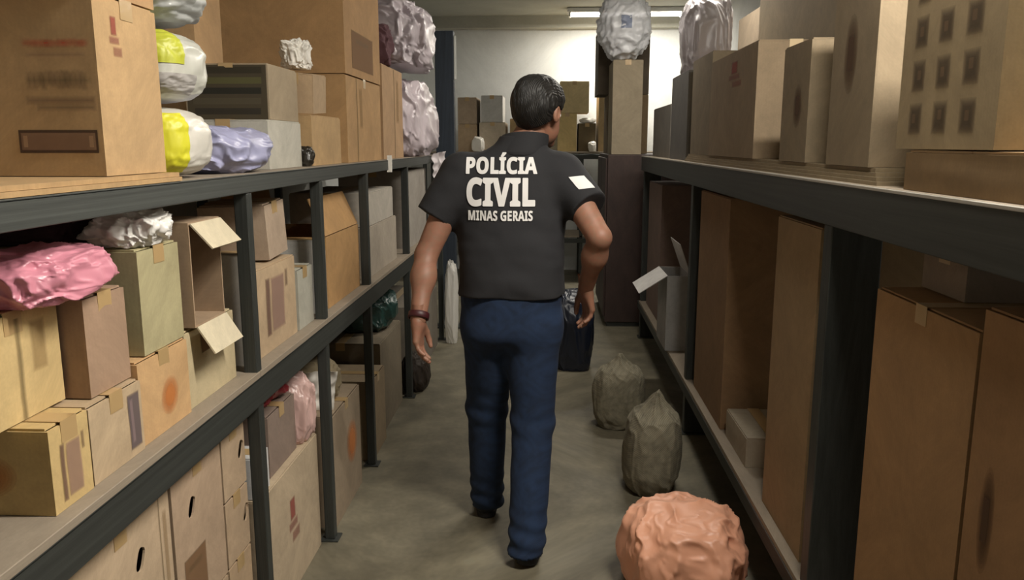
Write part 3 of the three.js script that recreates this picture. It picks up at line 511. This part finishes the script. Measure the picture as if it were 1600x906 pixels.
  // hands: local axes u (towards the thumb), v (along the fingers), w (back of the hand)
  const norm = (a) => { const l = len(...a); return a.map((q) => q / l); }, cross = (a, b) => [a[1] * b[2] - a[2] * b[1], a[2] * b[0] - a[0] * b[2], a[0] * b[1] - a[1] * b[0]];
  function hand(wrist, along, thumbward, back, curl) {
    const v = norm(along), d = thumbward[0] * v[0] + thumbward[1] * v[1] + thumbward[2] * v[2], u = norm(thumbward.map((q, i) => q - d * v[i]));
    let w = cross(u, v); if (w[0] * back[0] + w[1] * back[1] + w[2] * back[2] < 0) w = w.map((q) => -q);
    const bones = [], xs = [0.03, 0.0105, -0.009, -0.027], L = [0.07, 0.078, 0.073, 0.057], kn = [0.086, 0.09, 0.086, 0.078];
    for (let i = 0; i < 4; i++) {
      let p = [xs[i], kn[i], -0.002], ang = curl * (0.75 + i * 0.12), r = 0.0098 - (i === 3 ? 0.0012 : 0); const chain = [];
      for (const [part, bend] of [[0.46, 1.2], [0.3, 0.9], [0.24, 0]]) {
        const q = [p[0] + (xs[i] * 0.1) * part, p[1] + Math.cos(ang) * L[i] * part, p[2] - Math.sin(ang) * L[i] * part];
        chain.push([p, q, r, r * 0.9]); r *= 0.9; ang += curl * bend; p = q;
      }
      bones.push(chain);
    }
    const th = [[[0.026, 0.022, -0.008], [0.047, 0.052, -0.018], 0.0145, 0.0115], [[0.047, 0.052, -0.018], [0.053, 0.08, -0.026], 0.0112, 0.0098], [[0.053, 0.08, -0.026], [0.05, 0.102, -0.034], 0.0098, 0.0078]];
    return (x, y, z) => {
      const px = x - wrist[0], py = y - wrist[1], pz = z - wrist[2], X = px * u[0] + py * u[1] + pz * u[2], Y = px * v[0] + py * v[1] + pz * v[2], Z = px * w[0] + py * w[1] + pz * w[2];
      let d = cap(X, Y, Z * 1.15, [0, -0.06, 0], [0, 0.02, 0], 0.022, 0.0285);
      for (let i = 0; i < 4; i++) d = smin(d, cap(X, Y, Z, [xs[i] * 0.55, 0.012, 0], [xs[i], kn[i], -0.002], 0.0155, 0.0118), 0.014);
      let t = 9; for (const b of th) t = smin(t, cap(X, Y, Z, ...b), 0.005);
      d = smin(d, t, 0.012);
      for (const c of bones) { let f = 9; for (const b of c) f = smin(f, cap(X, Y, Z, ...b), 0.004); d = smin(d, f, 0.006); }
      return d;
    };
  }
  const handL = hand(J.wrL, [-0.03, -1, 0.1], [0.15, 0, -1], [-1, 0, 0.1], 0.32), handR = hand(J.wrR, [0.2, -1, -0.18], [-0.45, 0, -1], [0.8, 0, 0.5], 0.42);
  // head: local axes, face along +z
  const HC = [-0.042, 1.634, -2.995], yaw = 2.56, tilt = 0.12, cyw = Math.cos(yaw), syw = Math.sin(yaw), ct = Math.cos(tilt), st = Math.sin(tilt);
  const toHead = (x, y, z) => { const px = x - HC[0], py = y - HC[1], pz = z - HC[2], X = px * cyw - pz * -syw * -1, Z0 = px * -syw * -1 + pz * cyw; return [X, py * ct + Z0 * st, Z0 * ct - py * st]; };
  const skull = (X, Y, Z) => smin(ell(X, Y, Z, [0, 0.03, -0.012], [0.077, 0.088, 0.097]), ell(X, Y, Z, [0, -0.045, 0.028], [0.06, 0.066, 0.066]), 0.03);
  function headField(x, y, z) {
    const [X, Y, Z] = toHead(x, y, z), S = Math.abs(X);
    let d = skull(X, Y, Z);
    d = smin(d, cap(X, Y, Z, [0, 0.012, 0.088], [0, -0.022, 0.108], 0.008, 0.0135), 0.012);            // nose
    d = smin(d, ell(S, Y, Z, [0.012, -0.026, 0.096], [0.009, 0.008, 0.01]), 0.008);                       // nostrils
    d = smin(d, cap(S, Y, Z, [0.012, 0.026, 0.083], [0.05, 0.028, 0.064], 0.009, 0.007), 0.012);          // brows
    d = Math.max(d, -(len(S - 0.031, Y - 0.008, Z - 0.094) - 0.0155) * 1);                                // eye hollows
    d = smin(d, cap(S, Y, Z, [0, -0.052, 0.09], [0.02, -0.053, 0.08], 0.0065, 0.004), 0.005);             // upper lip
    d = smin(d, cap(S, Y, Z, [0, -0.063, 0.089], [0.017, -0.062, 0.08], 0.007, 0.004), 0.005);            // lower lip
    d = smin(d, ell(X, Y, Z, [0, -0.095, 0.072], [0.024, 0.018, 0.02]), 0.015);                           // chin
    d = Math.min(d, Math.max(len(S - 0.031, Y - 0.008, Z - 0.0765) - 0.0142, 0.0045 - Math.abs(Y - 0.0065)));     // eyelids
    let ear = ell(S, Y, Z, [0.083, 0.0, -0.012], [0.011, 0.032, 0.02]); ear = Math.max(ear, -ell(S, Y, Z, [0.094, 0.002, -0.008], [0.007, 0.02, 0.011]));
    return smin(d, ear, 0.006);
  }
  function neck(x, y, z) { return cap(x, y, z, [-0.1, 1.49, -2.972], [-0.052, 1.61, -3.0], 0.064, 0.059); }
  function bodyField(x, y, z) {
    let d = torso(x, y, z, -0.03); d = Math.max(d, y - 1.56, 0.87 - y);
    d = smin(d, neck(x, y, z), 0.03);
    d = smin(d, cap(x, y, z, [-0.052, 1.6, -3.0], [HC[0], HC[1], HC[2]], 0.055, 0.062), 0.02);
    for (const s of ['L', 'R']) {
      const sh = J['sh' + s], el = J['el' + s], wr = J['wr' + s];
      let a = smin(cap(x, y, z, sh, el, 0.06, 0.042), cap(x, y, z, el, wr, 0.042, 0.029), 0.012);
      const m = [el[0] * 0.65 + wr[0] * 0.35, el[1] * 0.65 + wr[1] * 0.35, el[2] * 0.65 + wr[2] * 0.35]; a = smin(a, len(x - m[0], y - m[1], z - m[2]) - 0.041, 0.04);
      d = smin(d, a, 0.025);
      const hp = J['hip' + s], kn = J['knee' + s], an = J['ank' + s];
      d = smin(d, smin(cap(x, y, z, hp, kn, 0.075, 0.048), cap(x, y, z, kn, an, 0.05, 0.032), 0.03), 0.03);
    }
    return d;
  }
  const near = (g) => rel(g);
  const body = [fieldGeometry(bodyField, [-0.57, 0.03, -3.3], [0.27, 1.7, -2.6], 116, 3), fieldGeometry(headField, [HC[0] - 0.15, HC[1] - 0.16, HC[2] - 0.16], [HC[0] + 0.15, HC[1] + 0.15, HC[2] + 0.16], 100, 3)];
  for (const [f, w] of [[handL, J.wrL], [handR, J.wrR]]) body.push(fieldGeometry(f, [w[0] - 0.11, w[1] - 0.22, w[2] - 0.14], [w[0] + 0.13, w[1] + 0.06, w[2] + 0.12], 88, 3));
  mesh('body', near(mergeGeometries(body)), SKIN, man);
  // eyes, placed in the hollows
  const fromHead = (X, Y, Z) => { const py = Y * ct - Z * st, Z0 = Y * st + Z * ct; return [HC[0] + X * cyw + Z0 * -syw * -1, HC[1] + py, HC[2] - X * -syw * -1 * 1 + Z0 * cyw]; };
  for (const s of [-1, 1]) { const e = fromHead(s * 0.031, 0.008, 0.0765), q = moved(new THREE.SphereGeometry(0.0125, 20, 16), ...e); const m = mesh('eye', rel(q), std({ color: 0xe8e2da, roughness: 0.25 }), man); const p = fromHead(s * 0.031, 0.008, 0.0845); mesh('iris', rel(moved(new THREE.SphereGeometry(0.0056, 14, 10), ...p)), std({ color: 0x2a1c14, roughness: 0.3 }), m); }
  // hair
  const hairField = (x, y, z) => {
    const [X, Y, Z] = toHead(x, y, z), s = skull(X, Y, Z), strand = 0.0025 * noise(X * 70, Y * 26, Z * 70) + 0.004 * noise(X * 22, Y * 12, Z * 22);
    const thick = 0.0155 + 0.006 * clamp((Y - 0.04) / 0.07, 0, 1), front = Z - (0.018 + 1.05 * (Y - 0.02)), nape = -(Y + 0.088 + 0.25 * (Z + 0.1));
    let d = Math.max(s - thick - strand, front * 0.7, nape);
    d = Math.max(d, -(ell(Math.abs(X), Y, Z, [0.086, -0.008, -0.008], [0.022, 0.036, 0.024])));
    return d;
  };
  mesh('hair', rel(fieldGeometry(hairField, [HC[0] - 0.14, HC[1] - 0.13, HC[2] - 0.15], [HC[0] + 0.14, HC[1] + 0.16, HC[2] + 0.15], 96, 4)), std({ color: 0x1b1815, map: hairTex, bumpMap: hairBump, bumpScale: 0.002, roughness: 0.55 }), man);
  // polo shirt
  const slL = [-0.425, 1.262, -2.925], slR = [0.14, 1.305, -2.865];
  const along = (p, a, b) => { const d = [b[0] - a[0], b[1] - a[1], b[2] - a[2]], l = len(...d); return ((p[0] - b[0]) * d[0] + (p[1] - b[1]) * d[1] + (p[2] - b[2]) * d[2]) / l; };
  function shirtField(x, y, z) {
    const wr = 0.007 * fbm(x * 5 + 2, y * 11, z * 5, 2) + 0.006 * fbm((x + y * 0.6) * 9, y * 7 - x * 5, z * 8, 2);
    let d = torso(x, y, z, 0.006 + 0.006 * clamp((1.1 - y) / 0.15, 0, 1));
    const crease = 0.006 * Math.sin((y + 0.35 * Math.abs(x + 0.14)) * 62) * clamp((1.14 - y) / 0.14, 0, 1) * (0.5 + noise(x * 4, y * 5, 1));
    for (const [sh, se] of [[J.shL, slL], [J.shR, slR]]) {
      let a = cap(x, y, z, sh, se, 0.083, 0.071); a = Math.max(a, along([x, y, z], sh, se) - 0.0);
      d = smin(d, a, 0.045);
    }
    d = Math.max(d, 0.98 + 0.006 * Math.sin(x * 20) - y, y - 1.555);
    return d - wr - crease;
  }
  const SHIRT = std({ color: 0x202023, bumpMap: clothBump, bumpScale: 0.0006, roughness: 0.88 });
  const shirt = mesh('polo_shirt', rel(fieldGeometry(shirtField, [-0.54, 0.935, -3.14], [0.26, 1.6, -2.74], 112, 8)), SHIRT, man);
  const collarField = (x, y, z) => {
    const a = [-0.112, 1.5, -2.978], b = [-0.075, 1.6, -2.992], t = clamp((y - a[1]) / (b[1] - a[1]), 0, 1), X = x - (a[0] + (b[0] - a[0]) * t), Z = z - (a[2] + (b[2] - a[2]) * t);
    const r = Math.sqrt(X * X + Z * Z * 1.06), R = 0.094 - 0.02 * t, lo = 1.505 - Z * 0.18, hi = 1.556 + Z * 0.2;
    return Math.max(Math.abs(r - R) - 0.0055, lo - y, y - hi);
  };
  mesh('collar', rel(fieldGeometry(collarField, [-0.26, 1.46, -3.14], [0.08, 1.66, -2.82], 96, 8)), SHIRT, shirt);
  // lettering and sleeve badge follow the cloth
  function clothPatch(o, ex, ey, dir, w, h, n, lift) {
    const g = new THREE.PlaneGeometry(w, h, n, n), p = g.attributes.position;
    for (let i = 0; i < p.count; i++) {
      const a = p.getX(i), b = p.getY(i); let x = o[0] + ex[0] * a + ey[0] * b, y = o[1] + ex[1] * a + ey[1] * b, z = o[2] + ex[2] * a + ey[2] * b, s = 0;
      for (let k = 0; k < 90; k++) { const d = shirtField(x + dir[0] * s, y + dir[1] * s, z + dir[2] * s) - lift; if (d < 0.0004) break; s += Math.max(0.0006, d * 0.55); if (s > 0.4) break; }
      p.setXYZ(i, x + dir[0] * s, y + dir[1] * s, z + dir[2] * s);
    }
    g.computeVertexNormals(); return g;
  }
  const words = canvasTexture(1024, 920, (x) => {
    x.fillStyle = '#dcdad8'; x.strokeStyle = '#dcdad8'; x.lineJoin = 'round'; x.textBaseline = 'alphabetic';
    const line = (txt, y, size, width, stroke) => { x.font = `bold ${size}px sans-serif`; const m = x.measureText(txt).width; x.save(); x.translate((1024 - width) / 2, y); x.scale(width / m, 1); x.lineWidth = stroke; x.fillText(txt, 0, 0); x.strokeText(txt, 0, 0); x.restore(); };
    line('POLÍCIA', 290, 270, 970, 14); line('CIVIL', 680, 455, 940, 24); line('MINAS GERAIS', 865, 165, 880, 6);
  });
  const back = clothPatch([-0.176, 1.377, -2.6], [1, 0.0, 0], [0, 1, 0], [0, 0, -1], 0.272, 0.262, 40, 0.0035);
  mesh('back_lettering', rel(back), std({ map: words, transparent: true, roughness: 0.7, side: THREE.DoubleSide }), shirt);
  mesh('sleeve_badge', rel(clothPatch([0.235, 1.425, -2.75], norm([0.6, 0, -0.55]), [0, 1, 0], norm([-0.62, -0.15, -0.5]), 0.046, 0.05, 10, 0.003)), std({ color: 0xdcdcda, roughness: 0.7, side: THREE.DoubleSide }), shirt);
  // jeans
  const jeansField = (x, y, z) => {
    const wr = 0.006 * fbm(x * 6, y * 8 + 4, z * 6, 2);
    const drop = clamp((0.92 - y) / 0.16, 0, 1);
    let pelvis = torso(x, Math.min(Math.max(y, 0.9), 0.98), z, 0.001 - 0.02 * drop * drop); pelvis = Math.max(pelvis, y - 1.0); pelvis = -smin(-pelvis, -(0.79 - y - 0.0), 0.06);
    let d = pelvis;
    for (const s of ['L', 'R']) {
      const hp = J['hip' + s], kn = J['knee' + s], an = J['ank' + s], top = [hp[0] + (s === 'L' ? 0.006 : -0.006), hp[1] - 0.07, hp[2] + 0.012], hem = [an[0], an[1] - 0.055, an[2]];
      const bunch = 0.005 * Math.sin(y * 95 + x * 22) * clamp((0.24 - y) / 0.16, 0, 1) + 0.003 * Math.sin(y * 70 + z * 20 + x * 9) * Math.exp(-Math.pow((y - 0.5) / 0.06, 2));
      const leg = smin(cap(x, y, z, top, kn, 0.106, 0.079), cap(x, y, z, kn, hem, 0.079, 0.066), 0.03) - bunch;
      d = smin(d, leg, 0.04);
    }
    return Math.max(d - wr, 0.045 - y);
  };
  const jeans = mesh('jeans', rel(fieldGeometry(jeansField, [-0.38, 0.02, -3.26], [0.12, 1.01, -2.6], 118, 5)), std({ color: 0x1c304e, map: denimTex, roughness: 0.9 }), man);
  // shoes: heel under the ankle, toe forward
  for (const [an, pitch, toe] of [[J.ankL, 0.0, -0.06], [J.ankR, -0.1, 0.05]]) {
    const F = norm([toe, 0, -1]), S = [-F[2], 0, F[0]], c = Math.cos(pitch), s = Math.sin(pitch), base = [an[0], pitch ? 0.012 : 0.0, an[2] + 0.05];
    const loc = (x, y, z) => { const px = x - base[0], py = y - base[1], pz = z - base[2], f = px * F[0] + pz * F[2]; return [px * S[0] + pz * S[2], py * c - f * -s * -1, f * c + py * -s * -1]; };
    const upper = (x, y, z) => { const [X, Y, Z] = loc(x, y, z); let d = smin(cap(X, Y, Z, [0, 0.052, 0.035], [0, 0.036, 0.22], 0.04, 0.034), cap(X, Y, Z, [0, 0.06, 0.045], [0, 0.115, 0.05], 0.042, 0.042), 0.03); d = smin(d, ell(X, Y, Z, [0, 0.03, 0.2], [0.047, 0.034, 0.075]), 0.02); return Math.max(d, 0.024 - Y, Y - 0.125); };
    const sole = (x, y, z) => { const [X, Y, Z] = loc(x, y, z), w = 0.034 + 0.012 * Math.sin(clamp(Z / 0.27, 0, 1) * 3.1 - 0.4), q = len(X / 1, 0, Z < 0.035 ? Z - 0.035 : Z > 0.225 ? Z - 0.225 : 0) - w - 0.004; return Math.max(q, 0.002 - Y, Y - 0.026); };
    const lo = [base[0] - 0.12, -0.01, base[2] - 0.34], hi = [base[0] + 0.12, 0.18, base[2] + 0.06];
    const sh = mesh('shoe', rel(fieldGeometry(upper, lo, hi, 84, 6)), std({ color: 0x15171c, roughness: 0.5 }), man);
    mesh('sole', rel(fieldGeometry(sole, lo, hi, 84, 6)), std({ color: 0x1d1d20, roughness: 0.8 }), sh);
  }
  // dark red band on the left wrist
  const fw = norm([J.wrL[0] - J.elL[0], J.wrL[1] - J.elL[1], J.wrL[2] - J.elL[2]]), band = new THREE.LatheGeometry([[0.033, -0.011], [0.0375, -0.011], [0.0385, 0], [0.0375, 0.011], [0.033, 0.011]].map((q) => new THREE.Vector2(...q)), 48);
  band.applyQuaternion(new THREE.Quaternion().setFromUnitVectors(V(0, 1, 0), V(...fw))); band.translate(J.wrL[0] - fw[0] * 0.012, J.wrL[1] - fw[1] * 0.012, J.wrL[2] - fw[2] * 0.012);
  mesh('wristband', rel(band), std({ color: 0x3d1418, roughness: 0.5, side: THREE.DoubleSide }), man).userData.label = 'dark red wristband';
}
renderer.render(scene, camera);
